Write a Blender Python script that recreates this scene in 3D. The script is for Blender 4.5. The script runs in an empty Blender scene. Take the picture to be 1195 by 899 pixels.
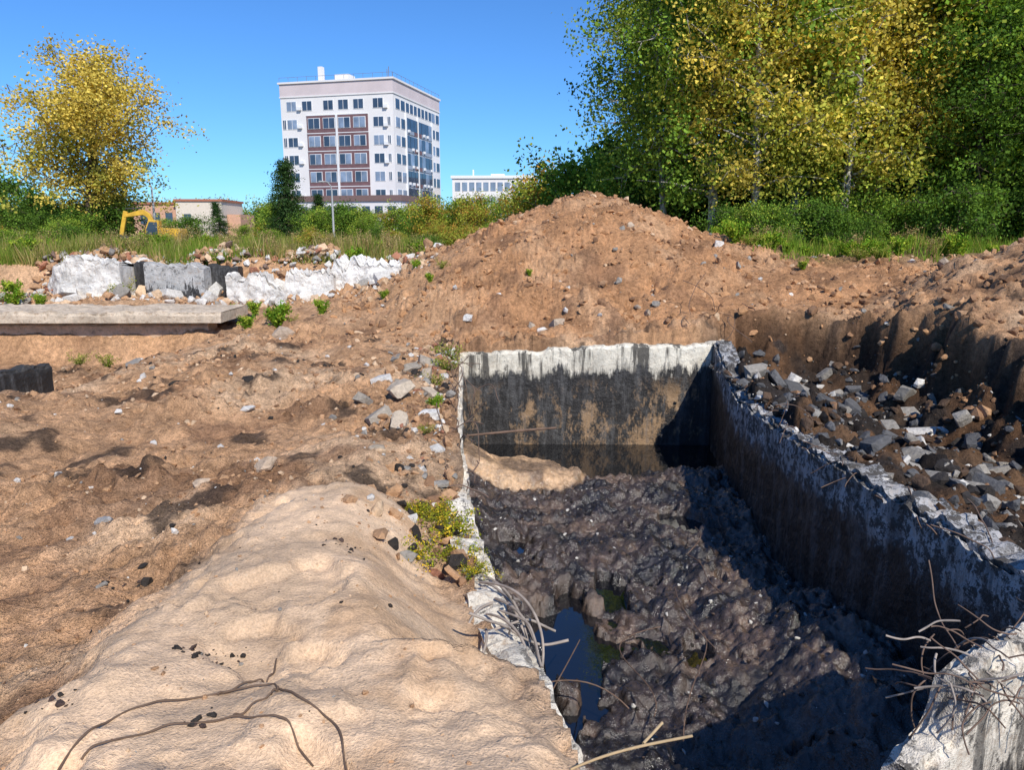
import bpy, bmesh, math
import numpy as np
from mathutils import Vector, Matrix
rng=np.random.default_rng(7)
scn=bpy.context.scene
# ---------------------------------------------------------------- noise
def h2(ix,iy,seed):
    n=(ix.astype(np.int64)*374761393+iy.astype(np.int64)*668265263+seed*144269504)&0xffffffff
    n=((n^(n>>13))*1274126177)&0xffffffff
    n=n^(n>>16)
    return (n&0xffffff)/float(0xffffff)
def gn(x,y,seed=0):
    ix=np.floor(x);iy=np.floor(y);fx=x-ix;fy=y-iy
    u=fx*fx*fx*(fx*(fx*6-15)+10);v=fy*fy*fy*(fy*(fy*6-15)+10)
    def g(a,b):
        t=h2(ix+a,iy+b,seed)*2*math.pi
        return np.cos(t)*(fx-a)+np.sin(t)*(fy-b)
    a=g(0,0);b=g(1,0);c=g(0,1);d=g(1,1)
    return 1.4*((a*(1-u)+b*u)*(1-v)+(c*(1-u)+d*u)*v)
def fbm(x,y,seed=0,oct=4,f=1.0,gain=.5):
    s=0;a=1
    for i in range(oct):
        s=s+a*gn(x*f+17.3*i,y*f-9.1*i,seed+i);f*=2.03;a*=gain
    return s
def lumps(x,y,cell,seed=0,dens=1.0,pw=.5):
    wx=x+cell*.35*gn(x/cell*1.7,y/cell*1.7,seed+50);wy=y+cell*.35*gn(x/cell*1.7+9,y/cell*1.7,seed+51)
    X=wx/cell;Y=wy/cell;ix=np.floor(X);iy=np.floor(Y);out=np.zeros_like(X)
    for a in(-1,0,1):
        for b in(-1,0,1):
            cx=ix+a;cy=iy+b
            px=cx+h2(cx,cy,seed);py=cy+h2(cx,cy,seed+1);r=.25+.6*h2(cx,cy,seed+2)**2
            on=h2(cx,cy,seed+3)<dens
            d=((X-px)**2+(Y-py)**2)/r**2
            out=np.maximum(out,np.where(on,np.maximum(0,1-d)**pw*r,0))
    return out*cell
def ss(x,a,b):
    t=np.clip((x-a)/(b-a),0,1);return t*t*(3-2*t)
def smax(a,b,k):
    h=np.clip(.5+.5*(a-b)/k,0,1);return b+(a-b)*h+k*h*(1-h)
# ---------------------------------------------------------------- pit outline
def XL(y): return np.interp(y,[1.2,3.3,4.2,5.6,8.2,13.7],[.62,.22,-.05,-.30,-.58,-.93])   # inner face, left wall
def XR(y): return np.interp(y,[3.0,4.0,5.7,7.5,10.5,13.6],[3.3,3.28,3.2,3.12,3.3,3.7])     # inner face, right wall
def terrain(x,y):
    left=np.interp(y,[0,3,6,10,14,20,22.0,22.6,26,60,600],[-2.1,-2.08,-2.06,-2.02,-2.1,-1.98,-1.95,-1.0,-.9,-.9,-1.0])
    left=left-.55*ss(-x,5.8,6.8)*ss(y,9.2,10.6)*(1-ss(y,15.2,15.6))
    slope=np.interp(y,[0,14,22,30,60,600],[-2.05,-2.1,-1.6,-.95,-.9,-1.0])
    left=np.where(y>20,left*(1-ss(x,-3.4,-2.2))+slope*ss(x,-3.4,-2.2),left)
    bank=np.interp(y,[0,6,9,13.7,16,19,25,40,600],[-1.7,-1.6,-1.5,-1.75,-1.25,-.85,-.7,-.65,-1.0])
    w=ss(x+.0*y,1.0,4.4)
    z=left*(1-w)+bank*w
    z=z+fbm(x,y,3,3,.35)*.16*ss(y,1,8)
    r=np.sqrt((x-2.2)**2*np.where(x>2.2,.9,1.0)+((y-22)*.93)**2+.6)
    rr=r*(1+.14*gn(x*.45,y*.45,5)+.08*gn(x*1.1,y*1.1,7))
    z=smax(z,1.34-.46*rr,.4)
    r2=np.sqrt((x-5.4)**2+(y-20.5)**2+.3); z=smax(z,.0-.42*r2*(1+.15*gn(x*.6,y*.6,6)),.4)
    r3=np.sqrt((x-10.2)**2+((y-13.2)*.8)**2+.3); z=smax(z,.36-.55*r3*(1+.16*gn(x*.8,y*.8,8)),.35)
    # excavation right of the pit
    xc=np.interp(y,[0,6,9,12,13.5,14.6],[7.2,6.9,6.8,6.9,6.6,6.2])+.3*gn(x*0+y*.5,y*.5,11)
    yc=np.interp(x,[3.0,3.9,5,7],[13.75,14.2,14.1,13.3])+.3*gn(x*.6,x*0+3.3,12)
    s=np.minimum(xc-x,yc-y)+.12
    s=s+.28*fbm(x,y,13,5,.9,.55)+.16*np.abs(gn(x*1.7,y*1.7,15))
    floor=np.interp(x,[3.4,4.2,6.0,7.5],[-2.28,-2.5,-3.0,-2.9])+.14*fbm(x,y,14,3,1.2)+.2*(1-ss(y,3,7))
    xr=XR(y)
    inn=(.55*ss(s,-.05,.3)+.45*ss(s,.0,1.1))*ss(x,xr-.3,xr-.05)
    z=z*(1-inn)+floor*inn
    cliff=np.clip(1-np.abs(s-.25)/.75,0,1)*ss(x,3.2,3.8)
    # sand ridge in the foreground
    ax,ay,bx,by=-.75,1.2,-1.12,5.0
    t=np.clip(((x-ax)*(bx-ax)+(y-ay)*(by-ay))/((bx-ax)**2+(by-ay)**2),0,1)
    dx=x-(ax+t*(bx-ax));dy=y-(ay+t*(by-ay))
    wid=np.where(dx>0,np.interp(t,[0,.25,1],[1.35,.95,.2]),np.interp(t,[0,.3,1],[1.5,.9,.3]))
    d=np.sqrt(dx**2+dy**2)/ (wid+.55)
    d=d+.11*fbm(x,y,21,5,1.3,.6)
    prof=1-ss(d,.5,1.04)
    top=-1.72-.05*np.clip(y-2,0,4)
    z=z*(1-prof)+np.maximum(top+.06*fbm(x,y,22,4,.9),z)*prof
    sand=1-ss(d+.05*fbm(x,y,23,4,5,.6),.58,.95)
    xl=XL(y)
    inpit=(y<13.75)
    near=ss(x,xl-1.0,xl-.25)*inpit*(y>3.0)*(1-ss(x,xl+.0,xl+.3))
    cover=ss(y+.8*gn(y*1.3,y*0,24),5.6,6.6)
    z=z*(1-near)+(-2.27+.13*cover+.05*fbm(x,y,25,3,2))*near
    z=np.where((x>1.2)&(y<3.2),np.minimum(z,-2.7),z)
    # roughness
    rough=(1-.9*sand)*(1-ss(y,24,30))
    ln=lumps(x,y,.075,31,.7)*.75+lumps(x,y,.17,35,.6)*.6+lumps(x,y,.5,39,.3)*.24
    m=.3+.7*ss(fbm(x,y,41,3,.5),-.25,.4)
    rid=.5-np.abs(fbm(x,y,43,4,3.1,.6))
    z=z+rough*(ln*m*np.where(y>13,1.5,1)+.06*fbm(x,y,45,5,2.2,.62)+.05*rid*m)
    z=z+.015*sand*fbm(x,y,46,5,3,.6)+sand*(lumps(x,y,.08,47,.25)*.35+lumps(x,y,.3,49,.1)*.15)-sand*.05*ss(fbm(x,y,52,4,1.3),.2,.45)
    z=z+cliff*(.2*fbm(x,y,48,5,1.5,.6)+.5*lumps(x,y,.45,55,.6))+inn*(lumps(x,y,.3,53,.7)*.5+.1*fbm(x,y,54,4,2.5,.6))
    hole=(x>xl-.15+.11*cover)&(x<xr+.2)&(y<13.62)&~((x>2.0)&(y<1.0))
    z=np.where(hole,-5.2,z)
    return z,sand,cliff,inn
def gz(x,y):
    x=np.atleast_1d(np.asarray(x,float));y=np.atleast_1d(np.asarray(y,float))
    return terrain(x,y)[0]
# ---------------------------------------------------------------- mesh helpers
def mesh_np(name,V,F,cols=None,mats=(),midx=None,smooth=False,extra=None,link=True):
    V=np.asarray(V,np.float32);F=np.asarray(F,np.int32);k=F.shape[1]
    me=bpy.data.meshes.new(name)
    me.vertices.add(len(V));me.vertices.foreach_set('co',V.ravel())
    me.loops.add(F.size);me.loops.foreach_set('vertex_index',F.ravel())
    me.polygons.add(len(F));me.polygons.foreach_set('loop_start',np.arange(0,F.size,k,dtype=np.int32))
    for m in mats: me.materials.append(m)
    if midx is not None: me.polygons.foreach_set('material_index',np.asarray(midx,np.int32))
    if cols is not None:
        a=me.color_attributes.new('Col','FLOAT_COLOR','POINT')
        c=np.ones((len(V),4),np.float32);c[:,:3]=cols;a.data.foreach_set('color',c.ravel())
    if extra:
        for nme,arr in extra.items():
            a=me.attributes.new(nme,'FLOAT','POINT');a.data.foreach_set('value',np.asarray(arr,np.float32))
    me.update(calc_edges=True);me.validate()
    me.polygons.foreach_set('use_smooth',np.full(len(me.polygons),smooth))
    if not link:return me
    ob=bpy.data.objects.new(name,me);scn.collection.objects.link(ob);return ob
def obj(name,me,loc=(0,0,0),rz=0,s=1,parent=None):
    ob=bpy.data.objects.new(name,me);scn.collection.objects.link(ob)
    ob.location=loc;ob.rotation_euler=(0,0,rz)
    ob.scale=(s,s,s) if not hasattr(s,'__len__') else s
    if parent: ob.parent=parent
    return ob
def empty(name,loc=(0,0,0),rz=0,s=1):
    ob=bpy.data.objects.new(name,None);scn.collection.objects.link(ob);ob.location=loc;ob.rotation_euler=(0,0,rz);ob.scale=(s,s,s);ob.empty_display_size=.3;return ob
def grid_faces(nx,ny):
    i=np.arange(nx-1);j=np.arange(ny-1);I,J=np.meshgrid(i,j)
    a=(J*nx+I).ravel();return np.stack([a,a+1,a+nx+1,a+nx],1)
# ---------------------------------------------------------------- materials
def newmat(name):
    m=bpy.data.materials.new(name);m.use_nodes=True;nt=m.node_tree;nt.nodes.clear()
    out=nt.nodes.new('ShaderNodeOutputMaterial');return m,nt,out
class N:
    def __init__(s,nt): s.nt=nt
    def n(s,t,**k):
        nd=s.nt.nodes.new(t)
        for a,b in k.items(): setattr(nd,a,b)
        return nd
    def l(s,a,b): s.nt.links.new(a,b)
    def noise(s,scale,detail=6,rough=.6,vec=None):
        nd=s.n('ShaderNodeTexNoise');nd.inputs['Scale'].default_value=scale;nd.inputs['Detail'].default_value=min(detail,5);nd.inputs['Roughness'].default_value=rough
        if vec: s.l(vec,nd.inputs['Vector'])
        return nd.outputs['Fac']
    def ramp(s,f,pts):
        r=s.n('ShaderNodeValToRGB');e=r.color_ramp.elements
        while len(e)<len(pts): e.new(.5)
        for el,(p,c) in zip(e,pts):
            el.position=p;el.color=(c,c,c,1) if not hasattr(c,'__len__') else (*c,1)
        s.l(f,r.inputs['Fac']);return r.outputs['Color']
    def mix(s,f,a,b,mode='MIX'):
        m=s.n('ShaderNodeMix',data_type='RGBA',blend_type=mode)
        for v,i in((f,0),(a,6),(b,7)):
            if hasattr(v,'is_linked') or hasattr(v,'links'): s.l(v,m.inputs[i])
            elif hasattr(v,'__len__'): m.inputs[i].default_value=(*v,1)
            else: m.inputs[i].default_value=v
        return m.outputs[2]
    def math(s,op,a,b=None,c=None):
        m=s.n('ShaderNodeMath',operation=op)
        for i,v in enumerate((a,b,c)):
            if v is None: continue
            if hasattr(v,'links'): s.l(v,m.inputs[i])
            else: m.inputs[i].default_value=v
        return m.outputs[0]
    def pos(s,sc=(1,1,1),obj=False):
        g=s.n('ShaderNodeTexCoord').outputs['Object'] if obj else s.n('ShaderNodeNewGeometry').outputs['Position']
        m=s.n('ShaderNodeMapping');m.inputs['Scale'].default_value=sc;s.l(g,m.inputs['Vector']);return m.outputs['Vector']
    def attr(s,nm): return s.n('ShaderNodeAttribute',attribute_name=nm)
    def bsdf(s,out,col,rough=.9,spec=.3,bumps=(),metal=0):
        b=s.n('ShaderNodeBsdfPrincipled')
        if hasattr(col,'links'): s.l(col,b.inputs['Base Color'])
        else: b.inputs['Base Color'].default_value=(*col,1)
        if hasattr(rough,'links'): s.l(rough,b.inputs['Roughness'])
        else: b.inputs['Roughness'].default_value=rough
        b.inputs['Specular IOR Level'].default_value=spec;b.inputs['Metallic'].default_value=metal
        prev=None
        for f,st,d in bumps:
            bp=s.n('ShaderNodeBump');bp.inputs['Distance'].default_value=d
            if hasattr(st,'links'): s.l(st,bp.inputs['Strength'])
            else: bp.inputs['Strength'].default_value=st
            s.l(f,bp.inputs['Height'])
            if prev: s.l(prev,bp.inputs['Normal'])
            prev=bp.outputs['Normal']
        if prev: s.l(prev,b.inputs['Normal'])
        s.l(b.outputs[0],out.inputs['Surface']);return b
def mat_plain(name,col,rough=.7,spec=.3,var=.25,scale=3,metal=0,bump=0):
    m,nt,out=newmat(name);q=N(nt);v=q.pos(obj=True)
    f=q.ramp(q.noise(scale,3,.6,v),[(.3,1-var),(.7,1+var*.3)])
    c=q.mix(1,col,f,'MULTIPLY')
    q.bsdf(out,c,rough,spec,[(q.noise(scale*8,6,.7,v),bump,.02)] if bump else (),metal);return m
def mat_ground():
    m,nt,out=newmat('soil');q=N(nt);p=q.pos();col=q.attr('Col').outputs['Color'];sand=q.attr('sand').outputs['Fac']
    n8=q.noise(10,5,.8,p);n60=q.noise(80,3,.7,p);n3=q.noise(3.0,5,.8,p)
    b=q.ramp(n8,[(.32,.5),(.66,1.34)])
    c=q.ramp(n60,[(.3,.72),(.7,1.2)])
    bs=q.mix(q.math('MULTIPLY',sand,.66),b,(1,1,1))
    x=q.mix(1,q.mix(1,col,bs,'MULTIPLY'),q.mix(q.math('MULTIPLY',sand,.3),c,(1,1,1)),'MULTIPLY')
    vo=q.n('ShaderNodeTexVoronoi');vo.inputs['Scale'].default_value=22;q.l(p,vo.inputs['Vector'])
    sp=q.ramp(vo.outputs['Distance'],[(.14,1.0),(.24,0.0)])
    g=q.math('MULTIPLY',sp,q.ramp(n3,[(.30,1),(.44,0)]))
    x=q.mix(q.math('MULTIPLY',g,.4),x,(.62,.5,.36))
    dk=q.math('MULTIPLY',q.ramp(n3,[(.58,0),(.68,1)]),q.math('MULTIPLY_ADD',sand,-.25,.42))
    x=q.mix(dk,x,(.10,.065,.045))
    q.bsdf(out,x,.95,.12,[(n8,q.math('MULTIPLY_ADD',sand,-.6,1.0),.055),(n60,q.math('MULTIPLY_ADD',sand,-.1,.6),.007)])
    return m
def mat_rock(name,rough=.9):
    m,nt,out=newmat(name);q=N(nt);p=q.pos();n=q.noise(18,5,.75,p)
    c=q.mix(1,q.attr('Col').outputs['Color'],q.ramp(n,[(.3,.6),(.7,1.15)]),'MULTIPLY')
    q.bsdf(out,c,rough,.2,[(n,.9,.04)]);return m
def mat_wall(name,base=(.62,.60,.56),level=.5,spread=.45,rust=.5,dirt=.5,blot=.8,blo=.6,drip=0):
    """painted concrete, tar-stained below 'level' metres under its top edge"""
    m,nt,out=newmat(name);q=N(nt);p=q.pos();ps=q.pos((1,1,.16));d=q.attr('depth').outputs['Fac']
    n7=q.noise(7,5,.85,p);n25=q.noise(2.5,4,.75,p);nst=q.noise(5.0,5,.8,ps)
    w=q.mix(1,base,q.ramp(n25,[(.3,.6),(.65,1.12)]),'MULTIPLY')
    w=q.mix(q.math('MULTIPLY',q.ramp(n7,[(.36,1),(.48,0)]),dirt),w,(.30,.21,.14))
    w=q.mix(q.math('MULTIPLY',q.ramp(n7,[(blo-.04,0),(blo+.03,1)]),blot),w,(.06,.052,.045))
    if drip: w=q.mix(q.math('MULTIPLY',q.ramp(q.noise(3.4,5,.75,q.pos((1,1,.07))),[(.5,0),(.57,1)]),drip),w,(.05,.045,.04))
    t=q.math('ADD',d,q.math('MULTIPLY',q.math('SUBTRACT',nst,.5),spread*3.2))
    t=q.math('ADD',t,q.math('MULTIPLY',q.math('SUBTRACT',n25,.5),spread*2.0))
    tm=q.ramp(q.math('SUBTRACT',t,level-.5),[(.45,0),(.58,1)])
    lo=q.ramp(q.math('SUBTRACT',d,.35),[(.2,0),(.6,1)])
    tar=(.028,.026,.025)
    if rust: tar=q.mix(q.math('MULTIPLY',q.math('MULTIPLY',q.ramp(q.noise(1.7,5,.85,q.pos((1,1,.5))),[(.50,0),(.60,1)]),lo),rust),tar,(.38,.245,.135))
    tar=q.mix(q.math('MULTIPLY',q.ramp(nst,[(.5,0),(.62,1)]),.5),tar,(.13,.127,.125))
    c=q.mix(tm,w,tar)
    ro=q.ramp(tm,[(0,.9),(1,.4)])
    q.bsdf(out,c,ro,.35,[(n7,.7,.05)]);return m
def mat_leaf(name='foliage'):
    m,nt,out=newmat(name);q=N(nt);c=q.attr('Col').outputs['Color']
    d=q.n('ShaderNodeBsdfDiffuse');t=q.n('ShaderNodeBsdfTranslucent')
    q.l(c,d.inputs[0]);q.l(q.mix(1,c,(1.15,1.1,.5),'MULTIPLY'),t.inputs[0])
    mx=q.n('ShaderNodeMixShader');mx.inputs[0].default_value=.35;q.l(d.outputs[0],mx.inputs[1]);q.l(t.outputs[0],mx.inputs[2])
    q.l(mx.outputs[0],out.inputs['Surface']);return m
def mat_bark(name,c1,c2):
    m,nt,out=newmat(name);q=N(nt);p=q.pos((3,3,.8),obj=True)
    c=q.mix(q.ramp(q.noise(3,3,.7,p),[(.45,0),(.6,1)]),c1,c2);q.bsdf(out,c,.9,.2);return m
M_soil=mat_ground();M_rock=mat_rock('rubble_mix');M_tarrock=mat_rock('tarred_rubble_mix',.5);M_leaf=mat_leaf()
M_bark=mat_bark('bark',(.12,.09,.065),(.05,.04,.03));M_birch=mat_bark('birch_bark',(.5,.47,.41),(.08,.07,.06))
# ---------------------------------------------------------------- ground
xs=[0.0]
while xs[-1]<650:
    a=xs[-1];xs.append(a+(.02 if a<2.0 else .032 if a<4.5 else .045 if a<10 else max(.05,(a-9)*.05)))
xs=np.array(xs);xs=np.concatenate([-xs[:0:-1],xs])
ys=[1.0]
while ys[-1]<700:
    a=ys[-1];ys.append(a+(a*.0072 if a<9 else a*.0052 if a<15 else a*.0072 if a<26 else (a*.02)))
ys=np.array([-60,-20,-8,-3,-1,0,.4,.7]+ys)
X,Y=np.meshgrid(xs,ys);x=X.ravel();y=Y.ravel()
z,sand,cliff,inn=terrain(x,y)
soil=np.array([.60,.35,.19]);sandc=np.array([.68,.475,.305]);moundc=np.array([.54,.285,.14]);wet_shade=np.array([.12,.065,.035]);field=np.array([.24,.18,.08])
C=np.tile(soil,(len(x),1))
def mixc(C,c,w): return C*(1-w[:,None])+np.asarray(c)*w[:,None]
C=mixc(C,moundc,ss(y,12.5,15)*ss(x,-3,0))
C=mixc(C,[.74,.50,.31],ss(fbm(x,y,61,4,.45),.0,.5)*.75*(1-.6*ss(y,13,15)))
C=mixc(C,[.29,.155,.085],ss(fbm(x,y,65,5,.8),.12,.6)*.7)
C=mixc(C,sandc,sand)
C=mixc(C,[.52,.33,.19],sand*ss(fbm(x,y,67,5,1.1,.6),.0,.5)*.7)
C=mixc(C,wet_shade,np.clip(cliff*.7*(x>4.3)+inn*.9,0,1))  # moist soil, with bank shade also painted into cliff and trench floor
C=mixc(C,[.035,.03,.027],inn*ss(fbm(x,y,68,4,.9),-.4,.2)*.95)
C=mixc(C,[.04,.033,.03],ss(fbm(x,y,69,5,1.4),.36,.58)*(1-sand)*.8*(y<14))
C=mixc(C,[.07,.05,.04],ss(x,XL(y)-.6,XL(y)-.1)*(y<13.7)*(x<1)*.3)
fl=ss(y,22.3,25)*(np.hypot(x-2.2,y-22)>5.2)
C=mixc(C,field,np.clip(fl,0,1))
gr=ss(y,18.5,21)*ss(x,6,8);C=mixc(C,[.2,.16,.07],gr*.8)
C*=(.86+.3*ss(fbm(x,y,70,4,1.1),-.6,.6))[:,None]
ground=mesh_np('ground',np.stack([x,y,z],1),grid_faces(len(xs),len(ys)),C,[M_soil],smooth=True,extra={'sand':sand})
# ---------------------------------------------------------------- sludge + liquid
m,nt,out=newmat('tar_sludge');q=N(nt);p=q.pos();n9=q.noise(11,5,.8,p)
col=q.mix(1,q.attr('Col').outputs['Color'],q.ramp(n9,[(.3,.4),(.7,1.5)]),'MULTIPLY')
rg=q.ramp(q.noise(2.6,5,.8,p),[(.46,.12),(.60,.5)])
q.bsdf(out,col,rg,1.0,[(n9,.7,.045)]);M_sl=m
gx=np.arange(-1.3,4.0,.019);gy=np.arange(1.6,13.75,.023);X,Y=np.meshgrid(gx,gy);x=X.ravel();y=Y.ravel()
pool=lambda cx,cy,rx,ry,a=.9: np.clip(1-(((x-cx)/rx)**2+((y-cy)/ry)**2)*(1+a*fbm(x,y,91,4,2.4)),0,1)
sl=pool(-.1,11.3,1.3,.6,.45)
det=.38*lumps(x,y,.11,81,.7)+.34*lumps(x,y,.24,85,.55)+.16*lumps(x,y,.6,89,.4)+.055*fbm(x,y,90,5,3,.65)+.45*lumps(x,y,.06,95,.65)+.05*(.4-np.abs(fbm(x,y,97,4,2.2,.6)))
zz=-3.84+.12*fbm(x,y,80,4,.55)+det*(1-.8*ss(sl,0,.12))
zz+= .42*ss(x,1.7,3.0)*(1-ss(y,5.5,8.5))
zz-= .42*np.sqrt(pool(.55,6.6,.36,.85,1.3))+.33*np.sqrt(pool(1.05,7.5,.22,.34,1.2))+.28*np.sqrt(pool(.3,5.3,.2,.4,1.2))+.25*np.sqrt(pool(1.75,6.3,.14,.25))+.3*np.sqrt(pool(2.3,9.4,.4,.5))+.25*np.sqrt(pool(.0,8.8,.22,.28))
zz-= .55*ss(y+.5*fbm(x,y,92,3,.9)-.25*x,10.8,11.7)*(1-ss(sl,0,.15))
zz+=(.2*ss(sl,0,.7)+.03*fbm(x,y,99,5,2))*(sl>0)
sb=ss(-x,-XL(y)-.6,-XL(y)-.05);zz+=.25*sb*(y<11.5)*(y>6.5)
Cs=np.tile(np.array([.060,.043,.034]),(len(x),1))
Cs=mixc(Cs,[.15,.10,.070],ss(fbm(x,y,93,5,1.1),.05,.5)*.8);Cs=mixc(Cs,[.012,.010,.009],ss(fbm(x,y,94,5,1.3),-.05,.3)*.9)
Cs=mixc(Cs,[.58,.37,.205],ss(sl,.02,.2)*(.35+.6*ss(fbm(x,y,96,4,2),-.3,.3)))
mesh_np('tar_sludge',np.stack([x,y,zz],1),grid_faces(len(gx),len(gy)),Cs,[M_sl],smooth=True)
m,nt,out=newmat('oily_water');q=N(nt);p=q.pos()
b=q.bsdf(out,(.006,.006,.007),q.ramp(q.noise(1.5,4,.6,p),[(.5,.02),(.7,.12)]),.9,[(q.noise(6,3,.5,p),.06,.02)]);b.inputs['IOR'].default_value=1.6
mesh_np('oily_water',[(-1.5,1.5,-3.93),(4.1,1.5,-3.93),(4.1,13.7,-3.93),(-1.5,13.7,-3.93)],[(0,1,2,3)],None,[m])
# ---------------------------------------------------------------- concrete walls
def wall(name,path,th,zbot,mat,jag=.04,side=1,ds=.05,chip=.03,seed=1,tilt=0,step=.5):
    """path: (x,y,ztop) along one face; thickness extends to the left of travel * side"""
    P=np.array(path,float);seg=np.hypot(np.diff(P[:,0]),np.diff(P[:,1]));S=np.concatenate([[0],np.cumsum(seg)])
    n=max(3,int(S[-1]/ds));s=np.linspace(0,S[-1],n)
    px=np.interp(s,S,P[:,0]);py=np.interp(s,S,P[:,1]);pz=np.interp(s,S,P[:,2])
    tx=np.gradient(px);ty=np.gradient(py);L=np.hypot(tx,ty);nx=-ty/L*side;ny=tx/L*side
    pz=pz+jag*fbm(s*1.0,s*0+seed,seed,5,1.6,.7)+jag*1.2*np.floor(2*gn(s*2.7,s*0+.5,seed+3))*step
    hmax=float(P[:,2].max()-zbot);nv=max(4,int(hmax/.05));nt_=max(3,int(th/.035))
    prof=[(0,v) for v in np.linspace(0,1,nv)]+[(u,1) for u in np.linspace(0,1,nt_)[1:-1]]+[(1,v) for v in np.linspace(1,0,nv)]
    prof=np.array(prof);k=len(prof)
    Uo=prof[:,0][None,:]*th;V=prof[:,1][None,:]
    Z=zbot+(pz[:,None]-zbot)*V
    sg=s[:,None]+0*V
    dn=.5*chip*fbm(sg*1.0+seed*3,Z+prof[:,0][None,:]*5,seed+9,5,2.2,.6)
    edge=((V>.999)&((prof[:,0][None,:]<.01)|(prof[:,0][None,:]>.99))).astype(float)
    ch=chip*(.8+1.5*np.abs(fbm(sg*4,sg*0+prof[:,0][None,:]*7,seed+20,3)))
    off=Uo+dn+edge*np.where(prof[:,0][None,:]<.5,ch,-ch)
    Z=Z-edge*ch+(V>.999)*chip*.8*fbm(sg*1.0,Uo+seed,seed+30,5,3.5,.6)+tilt*Uo*V
    Xv=px[:,None]+nx[:,None]*off;Yv=py[:,None]+ny[:,None]*off
    Vt=np.stack([Xv,Yv,Z],2).reshape(-1,3);dep=(pz[:,None]-Z).ravel()
    i=np.arange(n-1)[:,None]*k;j=np.arange(k-1)[None,:]
    a=(i+j).ravel();F=np.stack([a,a+1,a+k+1,a+k],1)
    h=k//2;caps=[]
    for base in (0,(n-1)*k):
        for c in range(h-1): 
            if k-1-c-1>c+1: caps.append((base+c,base+c+1,base+k-2-c,base+k-1-c))
    F=np.concatenate([F,np.array(caps)])
    return mesh_np(name,Vt,F,None,[mat],smooth=False,extra={'depth':dep})
M_back=mat_wall('tar_stained_concrete',(.74,.68,.56),.42,.27,.8,.35,.9,.64,.9)
M_side=mat_wall('whitewashed_concrete',(.48,.48,.48),.42,.22,0,.45,.95,.50,.6)
M_left=mat_wall('weathered_concrete',(.70,.64,.54),.35,.25,.3,.75,.8,.58)
M_plain=mat_wall('pale_concrete',(.78,.74,.68),4,.1,0,.55,.55,.66)
M_grey=mat_wall('grey_concrete',(.45,.40,.35),4,.1,0,.7,.4,.62)
M_black=mat_wall('tar_and_gap_shade',(.05,.048,.045),.0,.1,0,.2)  # black coat: tar on the tank wall, painted shade in ruin gaps
wall('pit_back_wall',[(-1.25,13.5,-2.2),(.6,13.48,-2.14),(.65,13.48,-2.08),(3.9,13.42,-2.0)],.34,-5,M_back,.03,1,chip=.022,seed=3)
yy=np.linspace(13.45,3.1,16)
zt=np.interp(yy,[3.1,5,7.5,9.5,11,12.3,13.45],[-2.16,-2.14,-2.22,-2.36,-2.45,-2.2,-1.95])
wall('pit_side_wall',[(float(XR(v)),v,zv) for v,zv in zip(yy,zt)],.34,-5,M_side,.05,1,chip=.05,seed=5,step=.2,ds=.03)
yy=np.linspace(1.5,13.6,20)
wall('pit_side_wall',[(float(XL(v)),v,-2.2+.02*math.sin(v*3)) for v in yy],.28,-5,M_left,.05,1,chip=.05,seed=8,step=0,ds=.03)
wall('broken_wall_stub',[(3.3,3.85,-2.06),(2.5,3.3,-2.03),(2.15,3.08,-2.03),(2.08,3.04,-2.3),(1.84,2.88,-2.42)],.2,-4.6,mat_wall('cracked_concrete',(.76,.68,.56),.55,.35,.3,.6,.9,.58,.8),.03,-1,chip=.035,seed=12,ds=.02,step=.2)
# left ruins
wall('concrete_ruin',[(-13.9,22.3,-1.8),(-13.0,21.4,-.95),(-12.6,21.3,-.72),(-11.6,21.2,-.7),(-11.55,21.2,-.9),(-11.05,21.2,-.86)],.9,-2.4,M_plain,.1,1,chip=.09,seed=21,tilt=-.05)
wall('concrete_ruin',[(-11.0,21.9,-.9),(-10.45,21.9,-.88)],.5,-2.4,M_black,.06,1,seed=22)  # recessed black panel, paints the shade in the gap between blocks
wall('concrete_ruin',[(-10.4,21.25,-.86),(-8.7,21.2,-.95)],.6,-2.4,mat_wall('stained_concrete',(.50,.49,.47),.7,.6,0,.5,.8,.58),.06,1,seed=23)
wall('concrete_ruin',[(-8.75,21.7,-.95),(-7.9,21.7,-1.0)],.4,-2.4,M_black,.05,1,seed=24)  # black panel set back, its colour stands for shade inside the opening
wall('concrete_ruin',[(-8.05,21.1,-1.12),(-6.9,21.05,-1.16),(-6.85,21.05,-1.4),(-6.4,21.05,-1.35),(-6.35,21.05,-1.1),(-5.0,21.0,-1.15)],.7,-2.5,M_plain,.15,1,chip=.09,seed=25)
wall('concrete_ruin',[(-5.1,21.3,-.95),(-4.2,21.2,-.8),(-3.3,21.3,-.95),(-2.2,21.5,-1.45)],1.0,-2.5,mat_wall('lime_concrete',(.84,.81,.76),4,.1,0,.35,.5,.66),.16,1,chip=.13,seed=26,tilt=.1)
wall('foundation_slab',[(-14.5,15.15,-1.62),(-6.0,15.3,-1.64)],1.7,-1.86,mat_wall('dusty_slab_concrete',(.60,.49,.37),4,.1,0,.8,.4,.62),.02,1,chip=.03,seed=31)
wall('foundation_wall',[(-14.5,15.5,-1.9),(-6.4,15.6,-1.9)],.5,-3.0,mat_wall('sandy_concrete',(.68,.47,.30),4,.1,0,.5,.5,.6),.01,1,seed=32)
wall('tarred_tank_wall',[(-9.5,10.2,-1.98),(-7.35,10.25,-2.0),(-7.1,11.3,-2.0)],.25,-3.4,M_black,.03,1,seed=33)
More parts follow.
